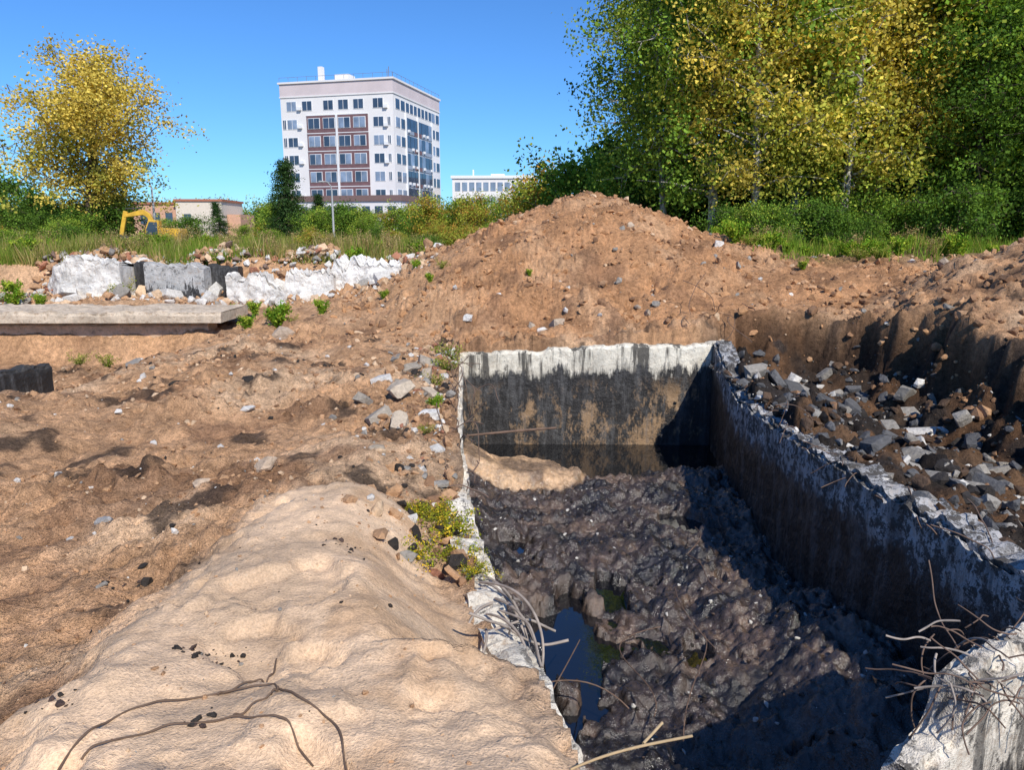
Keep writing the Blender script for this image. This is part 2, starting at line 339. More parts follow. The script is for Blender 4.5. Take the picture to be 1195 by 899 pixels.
# ---------------------------------------------------------------- rubble
def hull_of(P):
    bm=bmesh.new();[bm.verts.new(p) for p in P];bmesh.ops.convex_hull(bm,input=bm.verts)
    bmesh.ops.delete(bm,geom=[v for v in bm.verts if not v.link_faces],context='VERTS');bmesh.ops.triangulate(bm,faces=bm.faces);bm.verts.index_update()
    V=np.array([v.co[:] for v in bm.verts]);F=np.array([[v.index for v in f.verts] for f in bm.faces]);bm.free();return V,F
def hull(seed,npts=16,flat=.75):
    r=np.random.default_rng(seed);P=r.normal(size=(npts,3));P/=np.linalg.norm(P,axis=1)[:,None];P*=r.uniform(.7,1,(npts,1));P[:,2]*=flat;P[:,1]*=r.uniform(.6,1)
    return hull_of(P)
BASE=[hull(100+i,14+3*(i%5),.42+.12*(i%4)) for i in range(16)]
def boxhull(seed):
    r=np.random.default_rng(seed);P=np.array([(a,b,c) for a in(-1,1) for b in(-1,1) for c in(-1,1)],float)
    P=np.concatenate([P,P*[.5,1,1],P*[1,.5,1],P*[.8,.8,1.15]])*[1,r.uniform(.5,.85),r.uniform(.25,.45)];P+=r.normal(size=P.shape)*.14
    return hull_of(P)
SLAB=[boxhull(200+i) for i in range(8)]
def scatter(name,px,py,size,cols,sink=.25,pz=None,mat=None,base=None,rt=.5):
    n=len(px);pz=gz(px,py) if pz is None else pz;base=base or BASE
    Vs=[];Fs=[];Cs=[];o=0
    A=rng.uniform(0,6.28,n);T=rng.normal(size=(n,2))*rt;bi=rng.integers(len(base),size=n);fl=rng.uniform(.6,1.1,n)
    for i in range(n):
        V,F=base[bi[i]];s=size[i];ca,sa=math.cos(A[i]),math.sin(A[i]);cx,sx=math.cos(T[i,0]),math.sin(T[i,0]);cy,sy=math.cos(T[i,1]),math.sin(T[i,1])
        R=np.array([[ca,-sa,0],[sa,ca,0],[0,0,1]])@np.array([[1,0,0],[0,cx,-sx],[0,sx,cx]])@np.array([[cy,0,sy],[0,1,0],[-sy,0,cy]])
        v=(V*s*[1,fl[i],1])@R.T+np.array([px[i],py[i],pz[i]+s*(.45-sink)])
        Vs.append(v);Fs.append(F+o);Cs.append(np.tile(cols[i],(len(V),1)));o+=len(V)
    return mesh_np(name,np.concatenate(Vs),np.concatenate(Fs),np.concatenate(Cs),[mat or M_rock])
def pal(n,choices,w,j=.15):
    c=np.array(choices)[rng.choice(len(choices),n,p=w)];return c*rng.uniform(1-j,1+j,(n,1))
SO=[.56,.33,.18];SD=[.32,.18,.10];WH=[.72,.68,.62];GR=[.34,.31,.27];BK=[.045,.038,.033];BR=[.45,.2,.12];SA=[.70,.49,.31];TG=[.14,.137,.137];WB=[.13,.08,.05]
def powr(n,a,b,k=3): return a+(b-a)*rng.random(n)**k
n=16000;px=rng.uniform(-9.5,-.4,n);py=2.0+12.5*rng.random(n)**1.25
zt_,sd,_,_=terrain(px,py);k=(sd<.3)&(px<XL(py)-.25)&(px>-.95*py-1)&((fbm(px,py,41,3,.5)>-.2)|(rng.random(n)<.25));px=px[k];py=py[k]
scatter('soil_clods',px,py,powr(len(px),.005,.055,5)*(.55+py*.07),pal(len(px),[SO,SD,SA,BK,WH,GR],[.50,.22,.17,.045,.04,.025]),.32)
n=700;px=rng.uniform(-2.4,.1,n);py=rng.uniform(1.9,5.2,n);k=px<XL(py)-.35;px=px[k];py=py[k]
scatter('sand_pebbles',px,py,powr(len(px),.003,.02,4),pal(len(px),[SO,SA,BK,GR],[.45,.4,.07,.08]),.3)
big=[(-3.05,8.35,.11,WH),(-2.1,6.05,.14,[.6,.45,.32]),(-2.45,5.6,.13,[.6,.45,.32]),(-2.9,5.0,.1,[.42,.4,.38]),(-4.3,9.3,.12,BK),(-3.4,9.5,.15,BK),(-5.4,5.6,.1,GR),(-2.8,6.9,.06,WH),
     (-6.8,13.2,.28,GR),(-4.2,13.6,.28,[.5,.38,.28]),(-2.2,4.15,.06,BK),(-3.6,7.2,.05,WH),(-4.4,8.1,.07,WH),(-3.9,6.1,.05,WH),(-5.2,10.3,.1,WH)]
scatter('concrete_chunks',np.array([b[0] for b in big]),np.array([b[1] for b in big]),[b[2] for b in big],np.array([b[3] for b in big]),.3)
sp_=np.array([(-1.75,8.6,.1),(-1.5,8.1,.12),(-1.2,7.7,.1),(-1.35,8.9,.13),(-1.05,9.4,.12),(-1.7,9.6,.15),(-1.2,10.2,.13),(-1.3,11.4,.14),(-1.15,12.6,.16),(-1.25,6.6,.07),(-.95,8.3,.11),(-1.5,10.8,.12)])
scatter('broken_concrete_slabs',sp_[:,0],sp_[:,1],sp_[:,2],pal(len(sp_),[WH,[.55,.45,.34],[.42,.36,.29]],[.35,.35,.3]),.22,base=SLAB,rt=.6)
tc=[]
for cx,cy,nn,sp in [(-1.35,2.95,26,.045),(-1.05,4.15,14,.05),(-1.75,2.55,10,.03),(-1.12,2.4,12,.02),(-2.3,4.1,14,.06),(-3.2,3.0,8,.05)]:
    for i in range(nn): tc.append((cx+rng.normal()*sp*1.6,cy+rng.normal()*sp))
tc=np.array(tc);scatter('tar_crumbs',tc[:,0],tc[:,1],powr(len(tc),.006,.026,2),pal(len(tc),[BK,[.09,.06,.05]],[.7,.3]),.3)
n=1900;py=rng.uniform(4.4,13.2,n);px=XL(py)-.12-np.abs(rng.normal(size=n))*.42
scatter('rubble_pile',px,py,powr(n,.008,.12,7),pal(n,[SO,SD,WH,GR,BK,BR,SA],[.34,.22,.1,.09,.08,.05,.12]),.3,pz=np.maximum(gz(px,py),np.where(px>XL(py)-.28,-2.2,-9)))
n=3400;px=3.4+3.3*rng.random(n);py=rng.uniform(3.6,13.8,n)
scatter('tarred_rubble',px,py,powr(n,.012,.14,6)*1.1,pal(n,[WB,SD,WH,GR,BK,TG],[.2,.08,.06,.14,.24,.28]),.3,pz=np.maximum(gz(px,py),np.where(px<XR(py)+.4,-2.3,-9)),mat=M_tarrock)  # tarred and damp rubble, palette darkened further to paint in bank shade
n=90;px=3.7+2.6*rng.random(n);py=rng.uniform(4,13.4,n)
scatter('broken_concrete_slabs',px,py,powr(n,.06,.2,2),pal(n,[TG,GR,WH],[.45,.4,.15]),.25,base=SLAB,rt=.6)
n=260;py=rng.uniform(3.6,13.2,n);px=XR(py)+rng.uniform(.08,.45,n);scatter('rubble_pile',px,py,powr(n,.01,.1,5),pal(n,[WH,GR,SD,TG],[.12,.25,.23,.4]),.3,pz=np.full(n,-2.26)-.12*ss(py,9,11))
n=6500;px=rng.uniform(-4.5,12,n);py=rng.uniform(13.9,23,n);scatter('mound_clods',px,py,powr(n,.015,.15,7),pal(n,[SO,SD,[.54,.29,.14],SA,WH,GR],[.3,.18,.42,.06,.015,.025]),.35)
n=3500;px=rng.uniform(6.0,12,n);py=rng.uniform(6,16,n);scatter('mound_clods',px,py,powr(n,.012,.15,5),pal(n,[SO,SD,[.47,.26,.13],GR],[.18,.5,.3,.02]),.35)
bx=np.array([.4,.9,1.1,2.6,2.75,3.0,-.9,5.3,10.9,11.3,11.5,-.3,.7,.6]);by=np.array([15.0,14.9,15.2,15.4,15.1,19.2,15.0,19.5,19,18.6,18,16,14.7,14.8])
scatter('concrete_chunks',bx,by,[.15,.22,.15,.17,.14,.15,.15,.2,.4,.3,.4,.12,.12,.14],pal(14,[WH,[.5,.4,.3]],[.5,.5]),.3)
n=2600;px=rng.uniform(-14.2,-2.0,n);py=rng.uniform(21.7,23.9,n);hz=.38*np.clip(fbm(px,px*0,71,3,.6)+.5,0,1.2)
scatter('demolition_rubble',px,py,powr(n,.03,.25,3.5),pal(n,[SO,WH,GR,BR,SA,[.3,.2,.15]],[.27,.22,.11,.13,.17,.10]),.2,pz=gz(px,py)+hz*rng.random(n))
n=55;px=rng.uniform(-14,-2.6,n);py=rng.uniform(20.4,22.4,n);scatter('demolition_rubble',px,py,powr(n,.12,.36,1.5),pal(n,[WH,GR,SA],[.6,.1,.3]),.1,base=SLAB)
n=900;px=rng.uniform(-14.5,-2.0,n);py=rng.uniform(19.8,21.1,n);scatter('demolition_rubble',px,py,powr(n,.02,.22,4.5),pal(n,[SO,WH,GR,SA],[.4,.25,.1,.25]),.2)
n=1300;px=rng.uniform(-.5,3.1,n);py=rng.uniform(4.0,10.8,n);k=(px>XL(py)+.1)&(px<XR(py)-.1);px=px[k];py=py[k]
ix=np.clip(((px+1.3)/.019).astype(int),0,len(gx)-1);iy=np.clip(((py-1.6)/.023).astype(int),0,len(gy)-1);pzs=zz.reshape(len(gy),len(gx))[iy,ix];k=pzs>-3.92
scatter('pit_debris',px[k],py[k],powr(k.sum(),.006,.042,3.5),pal(k.sum(),[[.13,.09,.07],[.2,.18,.17],BK,[.68,.65,.6]],[.36,.12,.34,.18]),.2,pz=pzs[k],mat=M_tarrock)
# ---------------------------------------------------------------- wires, rebar
M_rust=mat_plain('rusty_steel',(.17,.11,.08),.8,.3,.4,12,0);M_cable=mat_plain('dusty_cable',(.15,.10,.07),.85,.2,.3,12);M_wood=mat_plain('dry_wood',(.5,.36,.2),.85,.2,.3,9);M_wire=mat_plain('grey_wire',(.36,.30,.25),.7,.3,.4,12)
def curve(name,splines,r,mat):
    cu=bpy.data.curves.new(name,'CURVE');cu.dimensions='3D';cu.bevel_depth=r;cu.bevel_resolution=2;cu.resolution_u=6
    for P in splines:
        sp=cu.splines.new('NURBS');sp.points.add(len(P)-1)
        for a,b in zip(sp.points,P): a.co=(*b,1);a.radius=rng.uniform(.8,1.15)
        sp.use_endpoint_u=True;sp.order_u=4
    cu.materials.append(mat);ob=bpy.data.objects.new(name,cu);scn.collection.objects.link(ob);return ob
def drape(pts,lift=.008,n=30):
    P=np.array(pts,float);t=np.linspace(0,len(P)-1,n);x=np.interp(t,range(len(P)),P[:,0])+.012*gn(t*1.7,t*0,5)*2;y=np.interp(t,range(len(P)),P[:,1])+.024*gn(t*1.9,t*0,6)
    return [(a,b,c+lift+.006*math.sin(i)) for i,(a,b,c) in enumerate(zip(x,y,gz(x,y)))]
curve('cable',[drape([(-1.50,2.1),(-1.48,2.4),(-1.33,2.55),(-1.12,2.62),(-.95,2.66),(-.82,2.5),(-.64,2.38),(-.52,2.12)]),
 drape([(-1.15,2.6),(-1.02,2.72),(-1.02,2.95)]),drape([(-1.45,2.2),(-1.25,2.36),(-.98,2.42),(-.8,2.34),(-.68,2.22)]),drape([(-1.02,2.42),(-.92,2.52),(-.9,2.6)])],.0042,M_cable)
curve('dry_stick',[[(.2,2.22,-1.80),(.35,2.24,-1.735),(.5,2.25,-1.72),(.62,2.26,-1.70)],[(.45,2.25,-1.722),(.5,2.3,-1.71),(.53,2.33,-1.70)]],.0055,M_wood)
def tangle(cx,cy,cz,n,L,up=.3,sp=(.1,.1),dirv=(0,0)):
    out=[]
    for i in range(n):
        p=np.array([cx+rng.normal()*sp[0],cy+rng.normal()*sp[1],cz+rng.normal()*.03]);d=np.array([rng.normal()+dirv[0],rng.normal()+dirv[1],abs(rng.normal())*up+.2]);d/=np.linalg.norm(d)
        P=[tuple(p)];st=L*rng.uniform(.4,1.2)/7;w=rng.normal(size=3)*.35
        for k in range(7):
            d=d+w+rng.normal(size=3)*.25;d[2]-=.25;d/=np.linalg.norm(d);p=p+d*st;P.append(tuple(p))
        out.append(P)
    return out
curve('bent_rebar',tangle(-.05,3.95,-2.2,7,.5,.4,(.06,.15),(1.0,-.8))+[[(-.2,4.3,-2.15),(-.02,4.1,-2.05),(.16,3.9,-2.1),(.2,3.7,-2.3),(.12,3.6,-2.5)],[(-.15,4.0,-2.2),(.0,3.8,-2.1),(.12,3.6,-2.15),(.1,3.45,-2.35)],[(-.1,4.15,-2.18),(.05,3.95,-2.12),(.17,3.8,-2.2),(.15,3.6,-2.45)],[(-.2,4.4,-2.2),(-.05,4.2,-2.1),(.1,4.0,-2.25),(.08,3.8,-2.4)],[(-.2,4.5,-2.2),(.0,4.3,-2.15),(.15,4.0,-2.3),(.1,3.7,-2.6)]],.0078,M_wire)
curve('bent_rebar',sum([tangle(float(XL(v))-.1,v,-2.15,4,.45,.5,(.12,.25),(.6,-.3)) for v in np.linspace(5.8,12,8)],[]),.006,M_rust)
curve('bent_rebar',sum([tangle(float(XR(v))+.15,v,-2.22,6,.45,.4,(.12,.25)) for v in np.linspace(4.2,9.5,9)],[]),.0045,M_rust)
curve('bent_rebar',tangle(2.5,3.4,-2.03,26,.42,.35,(.25,.1))+tangle(2.15,3.15,-2.1,24,.36,.35,(.1,.08),(-.5,0)),.0042,M_rust)
curve('bent_rebar',tangle(2.4,3.35,-2.03,12,.36,.35,(.25,.1))+tangle(2.12,3.12,-2.1,6,.4,.2,(.06,.05),(-.8,.3)),.0052,M_wire)
curve('bent_rebar',tangle(-.9,10.5,-2.15,8,.8,.5,(.25,.9)),.006,M_rust)
curve('rusty_pipe',[[(-.75,12.0,-3.35),(0,12.1,-3.3),(.55,12.2,-3.28),(.75,12.2,-3.27)]],.022,M_rust)
curve('scrap_wire',[[(1.1+i*.35+rng.normal()*.3,5+i*.9,-3.6+rng.random()*.1),(1.3+i*.3,5.4+i*.9,-3.5),(1.1+i*.4+rng.normal()*.3,5.9+i*.8,-3.55),(1.4+i*.3,6.4+i*.8,-3.65)] for i in range(5)]+[[(.2,4.9,-3.5),(.45,5.4,-3.4),(.6,6.0,-3.55)],[(.1,5.2,-3.5),(.6,5.3,-3.35),(.9,5.1,-3.6)],[(1.2,4.6,-3.5),(1.3,5.1,-3.35),(1.7,5.6,-3.45),(1.75,6.2,-3.6)]],.006,M_rust)
curve('scrap_wire',tangle(3.9,14.6,-1.6,10,1.2,.4,(.5,.4)),.007,M_rust)
# ---------------------------------------------------------------- foliage
def tube(P,R,sides=6):
    P=np.array(P,float);k=len(P);T=np.gradient(P,axis=0);T/=np.linalg.norm(T,axis=1)[:,None]+1e-9
    ref=np.where(np.abs(T[:,2:3])>.9,np.array([[1,0,0]]),np.array([[0,0,1]]));A=np.cross(T,ref);A/=np.linalg.norm(A,axis=1)[:,None]+1e-9;B=np.cross(T,A)
    th=np.arange(sides)/sides*2*math.pi
    V=P[:,None]+np.array(R)[:,None,None]*(np.cos(th)[None,:,None]*A[:,None]+np.sin(th)[None,:,None]*B[:,None])
    i=np.arange(k-1)[:,None]*sides;j=np.arange(sides)[None,:];a=(i+j).ravel();b=(i+(j+1)%sides).ravel()
    return V.reshape(-1,3),np.stack([a,b,b+sides,a+sides],1)
def leaves(r,cen,sig,n,ls,ccol,jit=.25,hang=0):
    id=r.integers(len(cen),size=n);p=cen[id]+r.normal(size=(n,3))*sig[id]
    u=r.normal(size=(n,3));u[:,2]-=hang;u/=np.linalg.norm(u,axis=1)[:,None];w=np.cross(u,r.normal(size=(n,3)));w/=np.linalg.norm(w,axis=1)[:,None]
    s=(ls*r.uniform(.6,1.3,n))[:,None]
    V=np.stack([p+u*s*.5,p+w*s*.36,p-u*s*.5,p-w*s*.36],1).reshape(-1,3)
    c=ccol[id]*r.uniform(1-jit,1+jit,(n,1));return V,np.arange(4*n).reshape(n,4),np.repeat(c,4,0)
def tree(name,seed,H,R,base,tr,nl,ls,palf,droop=.1,shape='round',nlimb=42,bark=None,sigf=1,hang=0,ntr=1,upb=.45):
    r=np.random.default_rng(seed);Vs=[];Fs=[];o=0;cen=[];sig=[]
    for tk in range(ntr):
        lean=r.normal(size=2)*(.06*H if ntr>1 else .02*H);k=9;tz=np.linspace(0,1,k)
        off=r.normal(size=2)*(.12*R if ntr>1 else 0)
        hx=H*(1 if tk==0 else r.uniform(.7,.95));wob=np.cumsum(r.normal(size=(k,2))*.012*H,axis=0)*tz[:,None]
        TP=np.stack([off[0]+lean[0]*tz+wob[:,0],off[1]+lean[1]*tz+wob[:,1],tz*hx-.15],1)
        V,F=tube(TP,tr*(1.05-tz)**.8+.01,8);Vs.append(V);Fs.append(F+o);o+=len(V)
        for i in range(nlimb//ntr):
            u=(i+r.random())/(nlimb//ntr);t=base+(1-base)*u*.97
            p0=np.array([np.interp(t,tz,TP[:,0]),np.interp(t,tz,TP[:,1]),t*hx]);az=i*2.4+r.normal()*.5
            if shape=='cone': L=R*(1-u)**.85*r.uniform(.8,1.1)+.12
            else: L=R*max(.18,math.sin(math.pi*(.16+.8*u))**.7)*r.uniform(.5,1.2)
            d=np.array([math.cos(az),math.sin(az),(-.15 if shape=='cone' else upb*r.uniform(.4,1.8))]);
            ssn=np.linspace(0,1,6);P=p0+d*L*ssn[:,None];P[:,2]+=-droop*L*ssn**2*2;P[1:]+=r.normal(size=(5,3))*.04*L
            rr=tr*.32*(1.05-t)*(1.1-ssn)+.006
            V,F=tube(P,rr,5);Vs.append(V);Fs.append(F+o);o+=len(V)
            for s_ in ((.25,.45,.65,.85,1.0) if shape=='cone' else (.4,.62,.82,1.0)):
                q0=np.array([np.interp(s_,ssn,P[:,c]) for c in range(3)])
                for b in range(1 if shape=='cone' else 2):
                    e=q0+r.normal(size=3)*np.array([.16,.16,.13])*R*(0.4 if shape=='cone' else 1)*s_
                    if shape!='cone':
                        V,F=tube([q0,(q0+e)/2+r.normal(size=3)*.03,e],[.02,.012,.005],4);Vs.append(V);Fs.append(F+o);o+=len(V)
                    cen.append(e);g=(.085*R+.10)*sigf*r.uniform(.6,1.3)
                    sig.append([g,g,g*(.45 if shape=='cone' else .8+hang)])
    cen=np.array(cen);sig=np.array(sig);cc=palf(r,len(cen),cen[:,2]/H)
    V2,F2,C2=leaves(r,cen,sig,nl,ls,cc,.3,hang)
    V1=np.concatenate(Vs);F1=np.concatenate(Fs)
    return mesh_np(name,np.concatenate([V1,V2]),np.concatenate([F1,F2+len(V1)]),np.concatenate([np.ones((len(V1),3))*.3,C2]),[bark or M_bark,M_leaf],np.concatenate([np.zeros(len(F1)),np.ones(len(F2))]),link=False)
def P2(a,b,w,va=.35):
    a=np.array(a);b=np.array(b)
    def f(r,n,h):
        m=np.clip((r.random(n)<(w(h) if callable(w) else w))*1.0*r.uniform(.6,1,n)+r.random(n)*.15,0,1)[:,None];return (a*(1-m)+b*m)*r.uniform(1-va,1+va,(n,1))
    return f
G1=(.165,.28,.04);G2=(.085,.16,.03);YG=(.38,.44,.065);YE=(.72,.56,.11);OR=(.50,.27,.06);DG=(.045,.09,.03)
F=[tree('tree_mesh_a',1,16,3.4,.12,.2,26000,.17,P2(G1,YG,lambda h:.15+.5*h),.1,bark=M_birch,hang=.5,nlimb=56),
   tree('tree_mesh_b',2,15,3.2,.15,.17,24000,.165,P2((.42,.44,.07),YE,lambda h:.2+.8*h),.12,bark=M_birch,hang=.4,nlimb=50),
   tree('tree_mesh_c',3,14,3.8,.08,.2,24000,.20,P2(G1,G2,.5),.05,nlimb=56),
   tree('tree_mesh_d',4,17,3.0,.2,.16,24000,.15,P2((.2,.3,.05),YG,.4),.3,bark=M_birch,hang=1.2,nlimb=60,sigf=1.1),
   tree('tree_mesh_e',5,15,3.6,.1,.2,26000,.19,P2((.2,.36,.04),YG,.3),.05,nlimb=56)]
fz=-.75
spots=[(6.6,33,3,.84),(8.2,31,0,.95),(9.4,29.5,1,.9),(11.4,31,0,.95),(12.8,29.5,1,.95),(14.8,31,1,.96),(16.6,31.5,3,1.0),(18.8,29.5,4,.95),(21,31,4,1.02),(23,30,2,.95),
 (7.8,38,2,.9),(10.5,39,2,1.0),(14,38,2,1.05),(18,38,2,1.05),(22.5,37,2,1.05),(27,36,2,1.05),
 (20.5,26,4,.62),(24.5,26.5,2,.8),(17.2,28.5,2,.6)]
NM=['birch_tree','birch_tree','maple_tree','birch_tree','poplar_tree']
for i,(a,b,k,s) in enumerate(spots): obj(NM[k],F[k],(a,b,fz),i*1.7,(s*1.05,s*1.05,s))
by_=tree('yellow_birch',11,10.4,3.5,.12,.15,36000,.155,P2((.38,.38,.07),(.74,.56,.12),lambda h:.25+.9*h,.3),.05,bark=M_bark,nlimb=54,ntr=2,upb=.75,sigf=1.0)
obj('yellow_birch_tree',by_,(-25.2,45,-1.0),.6,(1.18,1.18,1.0))
spm=tree('spruce',12,7.4,1.9,.05,.12,16000,.13,P2(DG,(.07,.13,.035),.3),.15,'cone',nlimb=70)
obj('spruce_tree',spm,(-20.6,70,-1.0),0,(1.2,1.2,1.0));obj('spruce_tree',spm,(-31.5,82,-1),1.5,(.7,.7,.55));obj('spruce_tree',spm,(-18.3,73,-1),2.5,(.7,.7,.6))
B=[tree('bush_a',21,3.2,1.9,.02,.05,6000,.14,P2(G1,YG,.3),.05,nlimb=26,ntr=3,sigf=1.2),
   tree('bush_b',22,3.4,1.7,.02,.05,6000,.14,P2(YG,OR,.5),.05,nlimb=26,ntr=3,sigf=1.2),
   tree('bush_c',23,3.0,1.8,.02,.05,6000,.14,P2(G2,G1,.4),.05,nlimb=26,ntr=3,sigf=1.2)]
E=empty('distant_trees')
def far(k,a,yy,top,wid=1.0,base=-1.0):
    s=(top-base)/3.2;obj('foliage_mass',B[k],(a,yy,base),rng.uniform(0,6),(s*wid,s*wid,s),E)
for a,yy,k,t in [(-33,46,2,2.9),(-31,50,2,2.5),(-36,54,2,4.0),(-29.5,49,2,2.0),(-26.8,50,2,2.6),(-27,44,2,1.0),(-25.2,43.6,2,1.3),(-23.6,44.6,2,1.6),(-31,44,2,1.0),(-34,42,0,.8),(-24.5,43,0,.6),(-29,43,2,1.4)]: far(k,a,yy,t)
for i in range(16): 
    a=-34+i*1.9+rng.normal()*.5
    far([0,2,0,1][i%4],a,84+rng.normal()*4,rng.uniform(.9,2.8)*(.55 if a/84<-.3 else 1),1.3)
for a,yy,k,t in [(-17.2,66,2,1.9),(-15.6,62,0,1.5),(-14.2,64,2,2.3),(-12.6,64,0,1.6),(-11.6,60,0,.9),(-10.5,76,2,1.3),(-8.5,66,0,1.4),(-6.6,62,1,2.4),(-5.2,64,0,2.3),(-3.6,62,1,2.4),(-2.4,58,1,1.6),(-1.2,62,0,2.4),(.2,56,1,2.4),(1.7,52,1,3.0),(3.0,50,1,3.6),(3.9,44,0,3.8),(3.2,46,2,2.2),(5.8,46,2,5.6),(5.6,38,0,3.2),(6.8,36,2,2.5)]: far(k,a,yy,t,1.0)
for i in range(50): far(int(rng.integers(3)),rng.uniform(-150,60),rng.uniform(180,230),rng.uniform(3,7),1.5)
for i in range(24):
    a=6.5+rng.random()*20;obj('foliage_mass',B[[0,2,2][i%3]],(a,rng.uniform(26.5,30),-.8),rng.uniform(0,6),rng.uniform(.3,.8),E)
for i in range(14):
    obj('foliage_mass',B[2],(8+i*2.1,41+rng.random(),-.8),rng.uniform(0,6),1.5,E)
for i in range(34):
    b=rng.uniform(27,58);a=-b*rng.uniform(-.02,.75)
    if -.56<a/b<-.42 and b<50: continue
    obj('foliage_mass',B[[0,1,2,1][i%4]],(a,b,-.95),rng.uniform(0,6),(rng.uniform(.25,.5),)*2+(rng.uniform(.2,.42),),E)
def grass(name,px,py,hmin,hmax,cols,w=.012):
    n=len(px);pz=gz(px,py);h=rng.uniform(hmin,hmax,n)*(.55+.9*ss(fbm(px,py,305,3,.5),-.5,.6));az=rng.uniform(0,6.28,n);ln=rng.normal(size=(n,2))*.3*h[:,None]
    wx=np.cos(az)*w;wy=np.sin(az)*w
    b0=np.stack([px-wx,py-wy,pz-.03],1);b1=np.stack([px+wx,py+wy,pz-.03],1);t=np.stack([px+ln[:,0],py+ln[:,1],pz+h],1)
    t1=t+np.stack([wx*.3,wy*.3,0*h],1);V=np.stack([b0,b1,t1,t],1).reshape(-1,3)
    return mesh_np(name,V,np.arange(4*n).reshape(n,4),np.repeat(cols,4,0),[M_leaf])
n=60000;py=22.6+38*rng.random(n)**1.6;px=rng.uniform(-1,.12,n)*(py*.75)
d=np.hypot(px-2.2,py-22);k=(d>5.4)&(fbm(px,py,301,3,.4)+ss(py,22,30)*.6>-.15);px=px[k];py=py[k]
fp=ss(fbm(px,py,307,3,.25),-.25,.35)[:,None]
gc=pal(len(px),[[.2,.25,.04],[.42,.32,.12],[.13,.19,.04],[.55,.42,.2],[.32,.2,.1]],[.25,.3,.15,.2,.1],.3)*(1-fp)+fp*pal(len(px),[[.2,.3,.04],[.14,.22,.03],[.35,.35,.08]],[.5,.3,.2],.3)
grass('grass',px,py,.12,.6,gc,.016)
n=22000;px=rng.uniform(5.8,24,n);py=rng.uniform(19.3,30,n);k=(fbm(px,py,303,3,.5)+ss(py,19,24)-.6>0);px=px[k];py=py[k]
grass('grass',px,py,.12,.5,pal(len(px),[[.22,.34,.04],[.45,.4,.1],[.13,.22,.03]],[.5,.2,.3],.3),.014)
def weed(name,seed,H,n,ls,c1,c2,spread=.5,droop=.3,ns=14):
    r=np.random.default_rng(seed);Vs=[];Fs=[];o=0;cen=[]
    for i in range(ns):
        az=r.uniform(0,6.28);h=H*r.uniform(.5,1.1);s=np.linspace(0,1,6);sp=spread*H*r.uniform(.2,1)
        P=np.stack([math.cos(az)*sp*s,math.sin(az)*sp*s,h*s-droop*h*s**2.5],1);V,Fc=tube(P,.006*(1.1-s),4);Vs.append(V);Fs.append(Fc+o);o+=len(V)
        for q_ in np.linspace(.25,1,7): cen.append([np.interp(q_,s,P[:,c]) for c in range(3)])
    cen=np.array(cen);cc=P2(c1,c2,lambda h_:.2+.6*h_)(r,len(cen),cen[:,2]/H)
    V2,F2,C2=leaves(r,cen,np.full((len(cen),3),.045*H+.01),n,ls,cc,.3,.3);V1=np.concatenate(Vs)
    return mesh_np(name,np.concatenate([V1,V2]),np.concatenate([np.concatenate(Fs),F2+len(V1)]),np.concatenate([np.tile([.12,.14,.04],(len(V1),1)),C2]),[M_leaf],link=False)
W1=weed('goldenrod',1,.42,1100,.024,(.26,.3,.03),(.78,.54,.05),1.0,.8);W2=weed('green_weed',2,.7,1500,.06,(.16,.32,.03),(.36,.42,.05));W3=weed('sparse_weed',3,.6,500,.04,(.22,.3,.04),(.42,.36,.1),.7)
W4=weed('dry_weed',4,.8,700,.04,(.38,.28,.12),(.5,.36,.18),.4,.1)
for a,b,s in [(-.72,4.7,.75),(-.42,5.2,.8),(-.62,5.5,.7),(-.32,4.8,.55),(-.8,5.6,.5),(-.24,4.55,.45)]: obj('goldenrod_plant',W1,(a,b,-2.22),a*9,s)
for a,b,s,w in [(-5.05,15.9,.95,W2),(-5.3,16.6,.7,W2),(-4.4,17.2,.6,W2),(-6,17.4,.6,W2),(-7.6,13.8,.7,W3),(-7.9,13.4,.6,W3),(-6.6,17.8,.5,W2),(-1.0,11.3,.7,W3),(-1.1,10.2,.6,W3),(-1.05,12.3,.8,W3),(-.95,8.8,.35,W2),(-.9,7.6,.3,W3),(-1.7,18.5,.6,W3),(-1.9,17.5,.4,W2),(.4,17.2,.3,W2),(-13.4,20,.9,W2),(-12.8,20.2,.6,W2),(-14,21,1,W2),(-11.0,21.1,1.2,W3),(9.4,12.5,.5,W3),(-2.6,20.5,.6,W2),(-7,20.6,.35,W2),(-5.6,15.7,.6,W2),(-4.9,16.4,.6,W3),(-3.2,18.6,.4,W2),(6.8,17.6,.4,W2)]:
    obj('weed_plant',w,(a,b,float(gz(a,b)[0])-.03),a*3,s)
for i in range(70):
    a=rng.uniform(5.8,13);b=rng.uniform(19.3,26);obj('weed_plant',[W2,W2,W3,W4][i%4],(a,b,float(gz(a,b)[0])-.03),a*3,rng.uniform(.5,1.1))
for i in range(150):
    b=rng.uniform(22.8,38);a=-b*rng.uniform(.02,.72);obj('weed_plant',[W2,W3,W4,W4][i%4],(a,b,float(gz(a,b)[0])-.03),a*3,rng.uniform(.6,1.3))
